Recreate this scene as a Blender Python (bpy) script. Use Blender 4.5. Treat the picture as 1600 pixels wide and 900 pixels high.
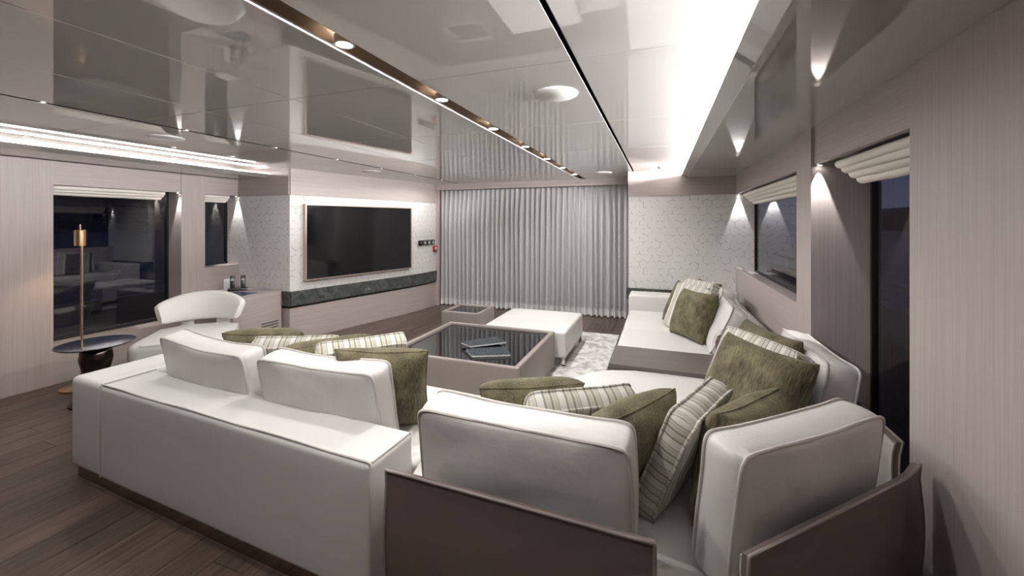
import bpy, bmesh, math, random
from mathutils import Matrix, Vector, noise
R=math.radians
rnd=random.Random(7)
for o in list(bpy.data.objects): bpy.data.objects.remove(o)
SC=bpy.context.scene; COL=SC.collection
# ------------------------------------------------------------------ camera
CH=1.40; TH=math.atan2(232,633)
cd=bpy.data.cameras.new('camera'); cam=bpy.data.objects.new('camera',cd); COL.objects.link(cam)
cam.location=(0,0,CH); cam.rotation_euler=(math.pi/2,0,TH)
cd.sensor_width=36; cd.lens=633/1600*36; cd.shift_y=-102/1600; cd.clip_start=.02; cd.clip_end=2000
SC.camera=cam
# ------------------------------------------------------------------ world (dusk sky)
w=bpy.data.worlds.new('dusk'); SC.world=w; w.use_nodes=True; nt=w.node_tree; nt.nodes.clear()
tc=nt.nodes.new('ShaderNodeTexCoord'); sx=nt.nodes.new('ShaderNodeSeparateXYZ'); rp=nt.nodes.new('ShaderNodeValToRGB')
bg=nt.nodes.new('ShaderNodeBackground'); wo=nt.nodes.new('ShaderNodeOutputWorld')
rp.color_ramp.elements[0].position=0; rp.color_ramp.elements[0].color=(.13,.135,.21,1)
rp.color_ramp.elements[1].position=.6; rp.color_ramp.elements[1].color=(.035,.05,.12,1)
nt.links.new(tc.outputs['Generated'],sx.inputs[0]); nt.links.new(sx.outputs['Z'],rp.inputs[0])
nt.links.new(rp.outputs[0],bg.inputs[0]); nt.links.new(bg.outputs[0],wo.inputs[0]); bg.inputs[1].default_value=.22
SC.view_settings.view_transform='Standard'; SC.view_settings.look='None'; SC.view_settings.gamma=1
SC.view_settings.use_curve_mapping=False; SC.view_settings.exposure=1.42
LED_W=165.0      # cove strips, emission strength
SPOT_W=12.5     # recessed spots, watts
REVEAL_W=13.0    # window reveal downlights, watts
# ------------------------------------------------------------------ materials
MATS={}
def nodes(name):
    m=bpy.data.materials.new(name); m.use_nodes=True; n=m.node_tree; b=n.nodes['Principled BSDF']; MATS[name]=m
    return m,n,b
def P(name,col,rough=.5,metal=0,ior=1.5,bump=0,bscale=200,coat=0,sheen=0,var=0,vscale=5,spec=None,bdist=.002):
    m,n,b=nodes(name)
    b.inputs['Base Color'].default_value=(*col,1); b.inputs['Roughness'].default_value=rough
    b.inputs['Metallic'].default_value=metal; b.inputs['IOR'].default_value=ior
    b.inputs['Coat Weight'].default_value=coat; b.inputs['Sheen Weight'].default_value=sheen
    if spec is not None: b.inputs['Specular IOR Level'].default_value=spec
    t=n.nodes.new('ShaderNodeTexCoord')
    if bump:
        x=n.nodes.new('ShaderNodeTexNoise'); x.inputs['Scale'].default_value=bscale; x.inputs['Detail'].default_value=3
        k=n.nodes.new('ShaderNodeBump'); k.inputs['Strength'].default_value=bump; k.inputs['Distance'].default_value=bdist
        n.links.new(t.outputs['Object'],x.inputs['Vector']); n.links.new(x.outputs[0],k.inputs['Height']); n.links.new(k.outputs[0],b.inputs['Normal'])
    if var:
        x=n.nodes.new('ShaderNodeTexNoise'); x.inputs['Scale'].default_value=vscale; x.inputs['Detail'].default_value=5
        r=n.nodes.new('ShaderNodeValToRGB'); r.color_ramp.elements[0].position=.3; r.color_ramp.elements[1].position=.7
        r.color_ramp.elements[0].color=(*[c*(1-var) for c in col],1); r.color_ramp.elements[1].color=(*[min(1,c*(1+var)) for c in col],1)
        n.links.new(t.outputs['Object'],x.inputs['Vector']); n.links.new(x.outputs[0],r.inputs[0]); n.links.new(r.outputs[0],b.inputs['Base Color'])
    return m
def veneer(name,c0,c1,stretch,rough=.42,rand=0,scale=1.0):
    """wood grain: noise stretched along one axis (small number = grain direction)"""
    m,n,b=nodes(name); L=n.links.new
    t=n.nodes.new('ShaderNodeTexCoord'); mp=n.nodes.new('ShaderNodeMapping'); mp.inputs['Scale'].default_value=stretch
    L(t.outputs['Object'],mp.inputs[0]); src=mp.outputs[0]
    oi=n.nodes.new('ShaderNodeObjectInfo')
    if rand:
        ad=n.nodes.new('ShaderNodeVectorMath'); ad.operation='MULTIPLY_ADD'; ad.inputs[1].default_value=(37,53,29)
        cb=n.nodes.new('ShaderNodeCombineXYZ')
        for i in range(3): L(oi.outputs['Random'],cb.inputs[i])
        L(cb.outputs[0],ad.inputs[0]); L(src,ad.inputs[2]); src=ad.outputs[0]
    a=n.nodes.new('ShaderNodeTexNoise'); a.inputs['Scale'].default_value=scale; a.inputs['Detail'].default_value=8; a.inputs['Roughness'].default_value=.65; a.inputs['Distortion'].default_value=.25
    L(src,a.inputs['Vector'])
    r=n.nodes.new('ShaderNodeValToRGB'); r.color_ramp.elements[0].position=.32; r.color_ramp.elements[1].position=.7
    r.color_ramp.elements[0].color=(*c0,1); r.color_ramp.elements[1].color=(*c1,1); L(a.outputs[0],r.inputs[0]); out=r.outputs[0]
    if rand:
        h=n.nodes.new('ShaderNodeHueSaturation'); mr=n.nodes.new('ShaderNodeMapRange'); mr.inputs[3].default_value=1-rand; mr.inputs[4].default_value=1+rand
        L(oi.outputs['Random'],mr.inputs[0]); L(mr.outputs[0],h.inputs['Value']); L(out,h.inputs['Color']); out=h.outputs[0]
    L(out,b.inputs['Base Color']); b.inputs['Roughness'].default_value=rough
    k=n.nodes.new('ShaderNodeBump'); k.inputs['Strength'].default_value=.12; k.inputs['Distance'].default_value=.002
    L(a.outputs[0],k.inputs['Height']); L(k.outputs[0],b.inputs['Normal'])
    return m
VC0=(.355,.300,.284); VC1=(.445,.386,.366)
veneer('veneer_vertical',VC0,VC1,(140,140,1.6))
veneer('veneer_horizontal',VC0,VC1,(1.6,1.6,140))
veneer('veneer_dark',(.085,.068,.062),(.15,.125,.115),(1.5,60,60),.38)
veneer('oak_floor',(.040,.025,.019),(.135,.090,.070),(48,2.6,48),.33,.28)
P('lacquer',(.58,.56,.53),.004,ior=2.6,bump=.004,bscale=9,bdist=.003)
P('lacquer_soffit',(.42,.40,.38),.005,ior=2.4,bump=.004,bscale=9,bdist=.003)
P('slot_bronze',(.36,.28,.21),.4,metal=.3)
P('slot_dark',(.012,.01,.009),.4)
P('white_trim',(.75,.74,.72),.35)
P('grille_white',(.62,.61,.59),.55,bump=.4,bscale=900)
P('leather_white',(.61,.59,.57),.42,bump=.12,bscale=420,var=.03,vscale=2.2)
P('leather_cushion',(.61,.585,.565),.40,bump=.30,bdist=.012,bscale=13,var=.04,vscale=6)
P('piping_taupe',(.50,.465,.435),.5)
P('leather_taupe',(.15,.113,.102),.34,bump=.10,bscale=380,var=.05,vscale=3)
P('leather_greige',(.255,.215,.198),.36,bump=.08,bscale=400)
P('leather_inner',(.46,.43,.40),.45,bump=.08,bscale=300)
P('bronze_mirror',(.26,.20,.17),.10,metal=1)
P('dark_bronze',(.045,.033,.028),.16,metal=.7)
P('brass',(.62,.44,.25),.26,metal=1)
P('chrome',(.7,.68,.66),.12,metal=1)
P('black_glass',(.004,.004,.005),.02,ior=1.6)
P('table_top',(.018,.018,.022),.05,ior=1.55)
P('screen',(.006,.006,.007),.09,ior=1.5)
P('rose_gold',(.55,.44,.38),.3,metal=.7)
P('black_plastic',(.012,.012,.013),.3)
P('black_frame',(.008,.008,.009),.35)
P('white_plastic',(.7,.7,.7),.4)
P('grey_plastic',(.42,.41,.41),.4)
P('red_plastic',(.42,.03,.03),.4)
P('blind_cream',(.80,.76,.69),.7,bump=.3,bscale=350)
P('chair_white',(.62,.60,.575),.42,bump=.08,bscale=400)
P('deck_teak',(.05,.042,.038),.6)
P('bulwark_grey',(.05,.05,.055),.5)
P('cover_blue',(.02,.045,.10),.25,var=.5,vscale=40)
P('cover_white',(.75,.74,.72),.4)
P('wenge',(.06,.03,.022),.35)
P('rock',(.035,.035,.04),.9,var=.5,vscale=.05,bump=.8,bscale=.2,bdist=2)
P('outdoor_white',(.55,.55,.56),.6)
# stone
m,n,b=nodes('stone_green'); L=n.links.new
t=n.nodes.new('ShaderNodeTexCoord'); a=n.nodes.new('ShaderNodeTexNoise'); a.inputs['Scale'].default_value=6; a.inputs['Detail'].default_value=10; a.inputs['Distortion'].default_value=2.5
r=n.nodes.new('ShaderNodeValToRGB'); e=r.color_ramp.elements; e[0].position=.3; e[0].color=(.028,.033,.03,1); e[1].position=.62; e[1].color=(.085,.092,.085,1)
e=r.color_ramp.elements.new(.70); e.color=(.22,.23,.21,1); e=r.color_ramp.elements.new(.73); e.color=(.09,.097,.09,1)
L(t.outputs['Object'],a.inputs[0]); L(a.outputs[0],r.inputs[0]); L(r.outputs[0],b.inputs['Base Color']); b.inputs['Roughness'].default_value=.4
k=n.nodes.new('ShaderNodeBump'); k.inputs['Strength'].default_value=.5; k.inputs['Distance'].default_value=.006; L(a.outputs[0],k.inputs['Height']); L(k.outputs[0],b.inputs['Normal'])
# chenille
m,n,b=nodes('chenille_olive'); L=n.links.new
t=n.nodes.new('ShaderNodeTexCoord'); mp=n.nodes.new('ShaderNodeMapping'); mp.inputs['Scale'].default_value=(150,150,22); L(t.outputs['Object'],mp.inputs[0])
a=n.nodes.new('ShaderNodeTexNoise'); a.inputs['Scale'].default_value=1; a.inputs['Detail'].default_value=6; a.inputs['Roughness'].default_value=.7; L(mp.outputs[0],a.inputs[0])
a2=n.nodes.new('ShaderNodeTexNoise'); a2.inputs['Scale'].default_value=9; a2.inputs['Detail'].default_value=4; L(t.outputs['Object'],a2.inputs[0])
mx=n.nodes.new('ShaderNodeMath'); mx.operation='MULTIPLY_ADD'; mx.inputs[1].default_value=.45; L(a2.outputs[0],mx.inputs[0])
m2=n.nodes.new('ShaderNodeMath'); m2.operation='MULTIPLY'; m2.inputs[1].default_value=.6; L(a.outputs[0],m2.inputs[0]); L(m2.outputs[0],mx.inputs[2])
r=n.nodes.new('ShaderNodeValToRGB'); e=r.color_ramp.elements; e[0].position=.40; e[0].color=(.03,.024,.010,1); e[1].position=.66; e[1].color=(.20,.172,.098,1)
e=r.color_ramp.elements.new(.53); e.color=(.115,.099,.053,1)
L(mx.outputs[0],r.inputs[0]); L(r.outputs[0],b.inputs['Base Color']); b.inputs['Roughness'].default_value=.85; b.inputs['Sheen Weight'].default_value=.2; b.inputs['Sheen Roughness'].default_value=.4
b.inputs['Sheen Tint'].default_value=(.7,.68,.5,1)
k=n.nodes.new('ShaderNodeBump'); k.inputs['Strength'].default_value=.6; k.inputs['Distance'].default_value=.003; L(a.outputs[0],k.inputs['Height']); L(k.outputs[0],b.inputs['Normal'])
# stripes
def stripes(name,axis):
    m,n,b=nodes(name); L=n.links.new
    t=n.nodes.new('ShaderNodeTexCoord'); s=n.nodes.new('ShaderNodeSeparateXYZ'); L(t.outputs['Object'],s.inputs[0])
    q=n.nodes.new('ShaderNodeMath'); q.operation='MULTIPLY_ADD'; q.inputs[1].default_value=12.5; q.inputs[2].default_value=10.13
    sn=n.nodes.new('ShaderNodeSeparateXYZ'); L(t.outputs['Normal'],sn.inputs[0]); ab=n.nodes.new('ShaderNodeMath'); ab.operation='ABSOLUTE'; L(sn.outputs['X'],ab.inputs[0])
    gt=n.nodes.new('ShaderNodeMath'); gt.operation='GREATER_THAN'; gt.inputs[1].default_value=.72; L(ab.outputs[0],gt.inputs[0])
    ms=n.nodes.new('ShaderNodeMix'); L(gt.outputs[0],ms.inputs[0]); L(s.outputs[axis],ms.inputs[2]); L(s.outputs['Z'],ms.inputs[3]); L(ms.outputs[0],q.inputs[0])
    f=n.nodes.new('ShaderNodeMath'); f.operation='FRACT'; L(q.outputs[0],f.inputs[0])
    r=n.nodes.new('ShaderNodeValToRGB'); r.color_ramp.interpolation='CONSTANT'; cr=(.60,.575,.53,1); ol=(.255,.235,.17,1); mid=(.40,.375,.30,1)
    e=r.color_ramp.elements; e[0].position=0; e[0].color=cr; e[1].position=.17; e[1].color=ol
    for p,c in [(.27,cr),(.30,mid),(.33,cr),(.36,ol),(.39,cr),(.42,mid),(.45,cr),(.49,ol),(.60,cr),(.63,mid),(.66,cr),(.69,ol),(.72,cr),(.75,mid),(.79,cr),(.82,ol),(.86,cr)]:
        x=e.new(p); x.color=c
    L(f.outputs[0],r.inputs[0]); L(r.outputs[0],b.inputs['Base Color']); b.inputs['Roughness'].default_value=.75; b.inputs['Sheen Weight'].default_value=.15
    a=n.nodes.new('ShaderNodeTexNoise'); a.inputs['Scale'].default_value=350; L(t.outputs['Object'],a.inputs[0])
    k=n.nodes.new('ShaderNodeBump'); k.inputs['Strength'].default_value=.3; k.inputs['Distance'].default_value=.002; L(a.outputs[0],k.inputs['Height']); L(k.outputs[0],b.inputs['Normal'])
stripes('linen_striped','X')
# wallpaper : broken honeycomb lines
def wallpaper():
    m,n,b=nodes('wallpaper'); L=n.links.new
    def V(op,a,bv=None,c=None):
        x=n.nodes.new('ShaderNodeVectorMath'); x.operation=op
        for i,s in enumerate((a,bv,c)):
            if s is None: continue
            if isinstance(s,tuple): x.inputs[i].default_value=s
            else: L(s,x.inputs[i])
        return x
    def Mt(op,*a):
        x=n.nodes.new('ShaderNodeMath'); x.operation=op
        for i,s in enumerate(a):
            if isinstance(s,(int,float)): x.inputs[i].default_value=s
            else: L(s,x.inputs[i])
        return x.outputs[0]
    uv=n.nodes.new('ShaderNodeUVMap').outputs[0]
    p=V('MULTIPLY',uv,(10.5,10.5,0)).outputs[0]
    p=V('ADD',p,(40.3,40.1,0)).outputs[0]
    S=(1,1.7320508,1); Hh=(.5,.8660254,.5)
    h1=V('SUBTRACT',V('MODULO',p,S).outputs[0],Hh).outputs[0]
    h2=V('SUBTRACT',V('MODULO',V('SUBTRACT',p,Hh).outputs[0],S).outputs[0],Hh).outputs[0]
    def flat(v): return V('MULTIPLY',v,(1,1,0)).outputs[0]
    h1=flat(h1); h2=flat(h2)
    l1=V('LENGTH',h1).outputs['Value']; l2=V('LENGTH',h2).outputs['Value']
    pick=Mt('LESS_THAN',l1,l2)
    def hexd(v):
        av=V('ABSOLUTE',v).outputs[0]; sp=n.nodes.new('ShaderNodeSeparateXYZ'); L(av,sp.inputs[0])
        return Mt('MAXIMUM',sp.outputs[0],V('DOT_PRODUCT',av,(.5,.8660254,0)).outputs['Value'])
    d=Mt('ADD',Mt('MULTIPLY',hexd(h1),pick),Mt('MULTIPLY',hexd(h2),Mt('SUBTRACT',1,pick)))
    line=Mt('GREATER_THAN',d,.484)
    nz=n.nodes.new('ShaderNodeTexNoise'); nz.inputs['Scale'].default_value=18; nz.inputs['Detail'].default_value=0; L(uv,nz.inputs[0])
    gap=Mt('GREATER_THAN',nz.outputs[0],.51)
    nz2=n.nodes.new('ShaderNodeTexNoise'); nz2.inputs['Scale'].default_value=26; nz2.inputs['Detail'].default_value=0; L(uv,nz2.inputs[0])
    k=Mt('MULTIPLY',Mt('MULTIPLY',line,gap),Mt('MULTIPLY',nz2.outputs[0],1.7))
    wv=n.nodes.new('ShaderNodeTexNoise'); wv.inputs['Scale'].default_value=60; wv.inputs['Detail'].default_value=4; L(uv,wv.inputs[0])
    rr=n.nodes.new('ShaderNodeValToRGB'); rr.color_ramp.elements[0].color=(.57,.555,.54,1); rr.color_ramp.elements[1].color=(.70,.685,.665,1); L(wv.outputs[0],rr.inputs[0])
    mx=n.nodes.new('ShaderNodeMix'); mx.data_type='RGBA'; L(k,mx.inputs[0]); L(rr.outputs[0],mx.inputs[6]); mx.inputs[7].default_value=(.10,.085,.075,1)
    L(mx.outputs[2],b.inputs['Base Color']); b.inputs['Roughness'].default_value=.6
    bp=n.nodes.new('ShaderNodeBump'); bp.inputs['Strength'].default_value=.25; bp.inputs['Distance'].default_value=.002; L(wv.outputs[0],bp.inputs['Height']); L(bp.outputs[0],b.inputs['Normal'])
wallpaper()
# window glass / sheer / emitters / rug / sea
def glassy(name,tint,ior=1.5):
    m=bpy.data.materials.new(name); m.use_nodes=True; n=m.node_tree; n.nodes.clear(); MATS[name]=m; L=n.links.new
    o=n.nodes.new('ShaderNodeOutputMaterial'); a=n.nodes.new('ShaderNodeBsdfTransparent'); a.inputs[0].default_value=(*tint,1)
    g=n.nodes.new('ShaderNodeBsdfGlossy'); g.inputs['Roughness'].default_value=.0; g.inputs[0].default_value=(1,1,1,1)
    f=n.nodes.new('ShaderNodeFresnel'); f.inputs[0].default_value=ior; x=n.nodes.new('ShaderNodeMixShader')
    ge=n.nodes.new('ShaderNodeNewGeometry'); iv=n.nodes.new('ShaderNodeMath'); iv.operation='SUBTRACT'; iv.inputs[0].default_value=1; L(ge.outputs['Backfacing'],iv.inputs[1])
    mu=n.nodes.new('ShaderNodeMath'); mu.operation='MULTIPLY'; L(f.outputs[0],mu.inputs[0]); L(iv.outputs[0],mu.inputs[1])   # only the entry face reflects
    L(mu.outputs[0],x.inputs[0]); L(a.outputs[0],x.inputs[1]); L(g.outputs[0],x.inputs[2]); L(x.outputs[0],o.inputs[0])
glassy('window_glass',(.80,.82,.87),1.8)
glassy('clear_glass',(.93,.92,.91),1.9)
m=bpy.data.materials.new('sheer'); m.use_nodes=True; n=m.node_tree; n.nodes.clear(); MATS['sheer']=m; L=n.links.new
o=n.nodes.new('ShaderNodeOutputMaterial'); tr=n.nodes.new('ShaderNodeBsdfTransparent'); di=n.nodes.new('ShaderNodeBsdfDiffuse'); tl=n.nodes.new('ShaderNodeBsdfTranslucent')
di.inputs[0].default_value=(.80,.79,.785,1); tl.inputs[0].default_value=(.74,.735,.73,1)
x1=n.nodes.new('ShaderNodeMixShader'); x1.inputs[0].default_value=.35; x2=n.nodes.new('ShaderNodeMixShader')
lw=n.nodes.new('ShaderNodeLayerWeight'); lw.inputs[0].default_value=.35
mr=n.nodes.new('ShaderNodeMapRange'); mr.inputs[3].default_value=.80; mr.inputs[4].default_value=.99; L(lw.outputs['Facing'],mr.inputs[0])
L(di.outputs[0],x1.inputs[1]); L(tl.outputs[0],x1.inputs[2]); L(mr.outputs[0],x2.inputs[0]); L(tr.outputs[0],x2.inputs[1]); L(x1.outputs[0],x2.inputs[2]); L(x2.outputs[0],o.inputs[0])
P('sheer_hem',(.70,.69,.68),.8)
def emit(name,col,s):
    m=bpy.data.materials.new(name); m.use_nodes=True; n=m.node_tree; n.nodes.clear(); MATS[name]=m
    o=n.nodes.new('ShaderNodeOutputMaterial'); e=n.nodes.new('ShaderNodeEmission'); e.inputs[0].default_value=(*col,1); e.inputs[1].default_value=s; n.links.new(e.outputs[0],o.inputs[0])
emit('led_cool',(1,.975,.985),LED_W)
emit('led_soft',(1,.975,.985),30)
emit('spot_lens',(1,.96,.91),14)
emit('lamp_warm',(1,.72,.42),9)
m,n,b=nodes('rug_silk'); L=n.links.new
t=n.nodes.new('ShaderNodeTexCoord'); a=n.nodes.new('ShaderNodeTexNoise'); a.inputs['Scale'].default_value=9; a.inputs['Detail'].default_value=7; a.inputs['Distortion'].default_value=1.2; L(t.outputs['Object'],a.inputs[0])
r=n.nodes.new('ShaderNodeValToRGB'); e=r.color_ramp.elements; e[0].position=.36; e[0].color=(.34,.32,.30,1); e[1].position=.56; e[1].color=(.70,.685,.66,1); L(a.outputs[0],r.inputs[0]); L(r.outputs[0],b.inputs['Base Color'])
b.inputs['Roughness'].default_value=.7; b.inputs['Sheen Weight'].default_value=.3
a2=n.nodes.new('ShaderNodeTexNoise'); a2.inputs['Scale'].default_value=160; a2.inputs['Detail'].default_value=4; L(t.outputs['Object'],a2.inputs[0])
k=n.nodes.new('ShaderNodeBump'); k.inputs['Strength'].default_value=.7; k.inputs['Distance'].default_value=.01; L(a2.outputs[0],k.inputs['Height']); L(k.outputs[0],b.inputs['Normal'])
m,n,b=nodes('sea'); L=n.links.new
b.inputs['Base Color'].default_value=(.012,.018,.035,1); b.inputs['Roughness'].default_value=.12; b.inputs['IOR'].default_value=1.33
t=n.nodes.new('ShaderNodeTexCoord'); mp=n.nodes.new('ShaderNodeMapping'); mp.inputs['Scale'].default_value=(.9,.35,1); L(t.outputs['Object'],mp.inputs[0])
a=n.nodes.new('ShaderNodeTexNoise'); a.inputs['Scale'].default_value=1.4; a.inputs['Detail'].default_value=6; L(mp.outputs[0],a.inputs[0])
k=n.nodes.new('ShaderNodeBump'); k.inputs['Strength'].default_value=.9; k.inputs['Distance'].default_value=.5; L(a.outputs[0],k.inputs['Height']); L(k.outputs[0],b.inputs['Normal'])
# magazine cover
m,n,b=nodes('cover_photo'); L=n.links.new
t=n.nodes.new('ShaderNodeTexCoord'); wv=n.nodes.new('ShaderNodeTexWave'); wv.wave_type='RINGS'; wv.rings_direction='Z'; wv.inputs['Scale'].default_value=14; wv.inputs['Distortion'].default_value=9; wv.inputs['Detail'].default_value=3; L(t.outputs['Object'],wv.inputs[0])
r=n.nodes.new('ShaderNodeValToRGB'); e=r.color_ramp.elements; e[0].color=(.008,.011,.016,1); e[1].color=(.075,.095,.115,1); e[0].position=.45; L(wv.outputs[0],r.inputs[0]); L(r.outputs[0],b.inputs['Base Color']); b.inputs['Roughness'].default_value=.22
# ------------------------------------------------------------------ mesh helpers
def link(name,me,mat=None,parent=None,smooth=False):
    o=bpy.data.objects.new(name,me); COL.objects.link(o)
    if mat:
        me.materials.clear(); me.materials.append(MATS[mat])
    if parent is not None: o.parent=parent
    if smooth:
        for p in me.polygons: p.use_smooth=True
    return o
def from_bm(name,bm,mat=None,parent=None,smooth=False,angle=None):
    bmesh.ops.recalc_face_normals(bm,faces=bm.faces[:])
    me=bpy.data.meshes.new(name); bm.to_mesh(me); bm.free()
    o=link(name,me,mat,parent,smooth)
    if angle: 
        me.set_sharp_from_angle(angle=R(angle))
    return o
def raw(name,vs,fs,mat=None,parent=None,smooth=False,uv=None):
    me=bpy.data.meshes.new(name); me.from_pydata(vs,[],fs); me.update()
    if uv:
        l=me.uv_layers.new(name='UVMap')
        for lp in me.loops: l.data[lp.index].uv=uv[lp.vertex_index]
    return link(name,me,mat,parent,smooth)
def addbox(bm,x0,x1,y0,y1,z0,z1,bev=0,seg=2):
    r=bmesh.ops.create_cube(bm,size=1); vs=r['verts']
    for v in vs: v.co=Vector(((x0+x1)/2+v.co.x*(x1-x0),(y0+y1)/2+v.co.y*(y1-y0),(z0+z1)/2+v.co.z*(z1-z0)))
    if bev:
        es=list({e for v in vs for e in v.link_edges})
        bmesh.ops.bevel(bm,geom=es,offset=bev,segments=seg,affect='EDGES',profile=.5)
def box(name,x0,x1,y0,y1,z0,z1,mat,parent=None,bev=0,seg=2):
    bm=bmesh.new(); addbox(bm,x0,x1,y0,y1,z0,z1,bev,seg)
    return from_bm(name,bm,mat,parent,bool(bev),35 if bev else None)
def wallbox(name,x0,x1,y0,y1,z0,z1,mat,parent=None):
    """box with metre UVs (horizontal run, height)"""
    v=[(x,y,z) for z in (z0,z1) for y in (y0,y1) for x in (x0,x1)]
    f=[(0,2,3,1),(4,5,7,6),(0,1,5,4),(2,6,7,3),(0,4,6,2),(1,3,7,5)]
    return raw(name,v,f,mat,parent,uv=[(p[0]+p[1],p[2]) for p in v])
def prism(name,poly,z0,z1,mat,parent=None,bev=0,seg=3,bottom=False):
    bm=bmesh.new(); n=len(poly)
    lo=[bm.verts.new((x,y,z0)) for x,y in poly]; hi=[bm.verts.new((x,y,z1)) for x,y in poly]
    bm.faces.new(lo[::-1]); bm.faces.new(hi)
    for i in range(n): bm.faces.new((lo[i],lo[(i+1)%n],hi[(i+1)%n],hi[i]))
    if bev:
        es=[e for e in bm.edges if all(v in hi for v in e.verts) or (bottom and all(v in lo for v in e.verts))]
        bmesh.ops.bevel(bm,geom=es,offset=bev,segments=seg,affect='EDGES',profile=.5)
    return from_bm(name,bm,mat,parent,bool(bev),40)
def tube(name,pts,r,mat,parent=None,closed=False,k=6,bm=None):
    own=bm is None
    if own: bm=bmesh.new()
    n=len(pts); rings=[]; pts=[Vector(p) for p in pts]; up=None
    for i in range(n):
        a=pts[(i-1)%n] if closed or i>0 else pts[i]; c=pts[(i+1)%n] if closed or i<n-1 else pts[i]
        d=(c-a).normalized()
        if up is None: up=Vector((0,0,1)) if abs(d.z)<.9 else Vector((1,0,0))
        s=d.cross(up).normalized(); up=s.cross(d).normalized()
        rings.append([bm.verts.new(pts[i]+r*(math.cos(2*math.pi*j/k)*s+math.sin(2*math.pi*j/k)*up)) for j in range(k)])
    for i in range(n if closed else n-1):
        A,B=rings[i],rings[(i+1)%n]
        for j in range(k): bm.faces.new((A[j],A[(j+1)%k],B[(j+1)%k],B[j]))
    if not closed: bm.faces.new(rings[0][::-1]); bm.faces.new(rings[-1])
    if own: return from_bm(name,bm,mat,parent,True,60)
def lathe(name,prof,mat,parent=None,k=40,cx=0,cy=0,angle=35,cap=True):
    bm=bmesh.new(); rings=[]
    for r,z in prof:
        rings.append([bm.verts.new((cx+max(r,1e-4)*math.cos(2*math.pi*j/k),cy+max(r,1e-4)*math.sin(2*math.pi*j/k),z)) for j in range(k)])
    for A,B in zip(rings,rings[1:]):
        for j in range(k): bm.faces.new((A[j],A[(j+1)%k],B[(j+1)%k],B[j]))
    if cap: bm.faces.new(rings[0][::-1]); bm.faces.new(rings[-1])
    return from_bm(name,bm,mat,parent,True,angle)
def ribbon(name,path,z0,z1,thick,mat,parent=None,nz=1,fn=None,smooth=True):
    """vertical slab following a plan path; front face on the right-hand side of travel; metre UVs"""
    P2=[Vector((p[0],p[1])) for p in path]; N=[]; S=[0]
    for i in range(len(P2)):
        d=(P2[min(i+1,len(P2)-1)]-P2[max(i-1,0)]).normalized(); N.append(Vector((d.y,-d.x)))
        if i: S.append(S[-1]+(P2[i]-P2[i-1]).length)
    vs=[];uv=[];fs=[]; m=len(P2)
    for side in (0,1):
        for j in range(nz+1):
            for i in range(m):
                o=(fn(i/(m-1),j/nz) if fn else 0)
                q=P2[i]+N[i]*(o-(thick if side else 0)); vs.append((q.x,q.y,z0+(z1-z0)*j/nz)); uv.append((S[i],z0+(z1-z0)*j/nz))
    I=lambda s,j,i:s*(nz+1)*m+j*m+i
    for j in range(nz):
        for i in range(m-1):
            fs.append((I(0,j,i),I(0,j,i+1),I(0,j+1,i+1),I(0,j+1,i))); fs.append((I(1,j,i+1),I(1,j,i),I(1,j+1,i),I(1,j+1,i+1)))
    for i in range(m-1):
        fs.append((I(0,nz,i),I(0,nz,i+1),I(1,nz,i+1),I(1,nz,i))); fs.append((I(1,0,i),I(1,0,i+1),I(0,0,i+1),I(0,0,i)))
    for j in range(nz):
        fs.append((I(1,j,0),I(0,j,0),I(0,j+1,0),I(1,j+1,0))); fs.append((I(0,j,m-1),I(1,j,m-1),I(1,j+1,m-1),I(0,j+1,m-1)))
    o=raw(name,vs,fs,mat,parent,smooth,uv)
    if smooth: o.data.set_sharp_from_angle(angle=R(35))
    return o
def softbox(name,x0,x1,y0,y1,z0,z1,r,mat,parent=None,puff=0,m=8,seed=0,wr=0):
    """rounded upholstered block with a puffed top"""
    c=Vector(((x0+x1)/2,(y0+y1)/2,(z0+z1)/2)); h=Vector(((x1-x0)/2,(y1-y0)/2,(z1-z0)/2)); r=min(r,h.x,h.y,h.z)
    def ax(H):
        b=[H-r+r*math.tan(R(45*i/3)) for i in range(0,4)]
        inn=[-(H-r)+2*(H-r)*i/m for i in range(m+1)] if H-r>1e-4 else [0]
        return [-q for q in b[:0:-1]]+inn+b[1:]
    A=[ax(h.x),ax(h.y),ax(h.z)]; bm=bmesh.new()
    def put(p):
        inn=Vector([max(-(h[i]-r),min(h[i]-r,p[i])) for i in range(3)]); d=p-inn
        q=inn+d.normalized()*r if d.length>1e-9 else p.copy()
        w=max(0,1-(q.x/h.x)**2)*max(0,1-(q.y/h.y)**2)
        if q.z>0: q.z+=puff*w**.5*(q.z/h.z)
        if wr: q+=Vector((0,0,1))*wr*noise.noise(Vector((q.x*5+seed,q.y*5,q.z*5)))
        return q+c
    for k in range(3):
        i,j=(k+1)%3,(k+2)%3
        for s in (-1,1):
            g=[]
            for a in A[i]:
                row=[]
                for b_ in A[j]:
                    p=Vector((0,0,0)); p[k]=s*h[k]; p[i]=a; p[j]=b_; row.append(bm.verts.new(put(p)))
                g.append(row)
            for a in range(len(g)-1):
                for b_ in range(len(g[0])-1): bm.faces.new((g[a][b_],g[a+1][b_],g[a+1][b_+1],g[a][b_+1]))
    bmesh.ops.remove_doubles(bm,verts=bm.verts[:],dist=1e-5)
    return from_bm(name,bm,mat,parent,True,60)
def thing(name,label,cat,loc=(0,0,0),rz=0,group=None):
    o=bpy.data.objects.new(name,None); COL.objects.link(o); o.empty_display_size=.1
    o.location=loc; o.rotation_euler=(0,0,rz); o['label']=label; o['category']=cat
    if group: o['group']=group
    return o
def tag(o,label,cat,group=None):
    o['label']=label; o['category']=cat
    if group: o['group']=group
    return o
def struct(o,label=None,cat=None):
    o['kind']='structure'
    if label: o['label']=label
    if cat: o['category']=cat
    return o
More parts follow.
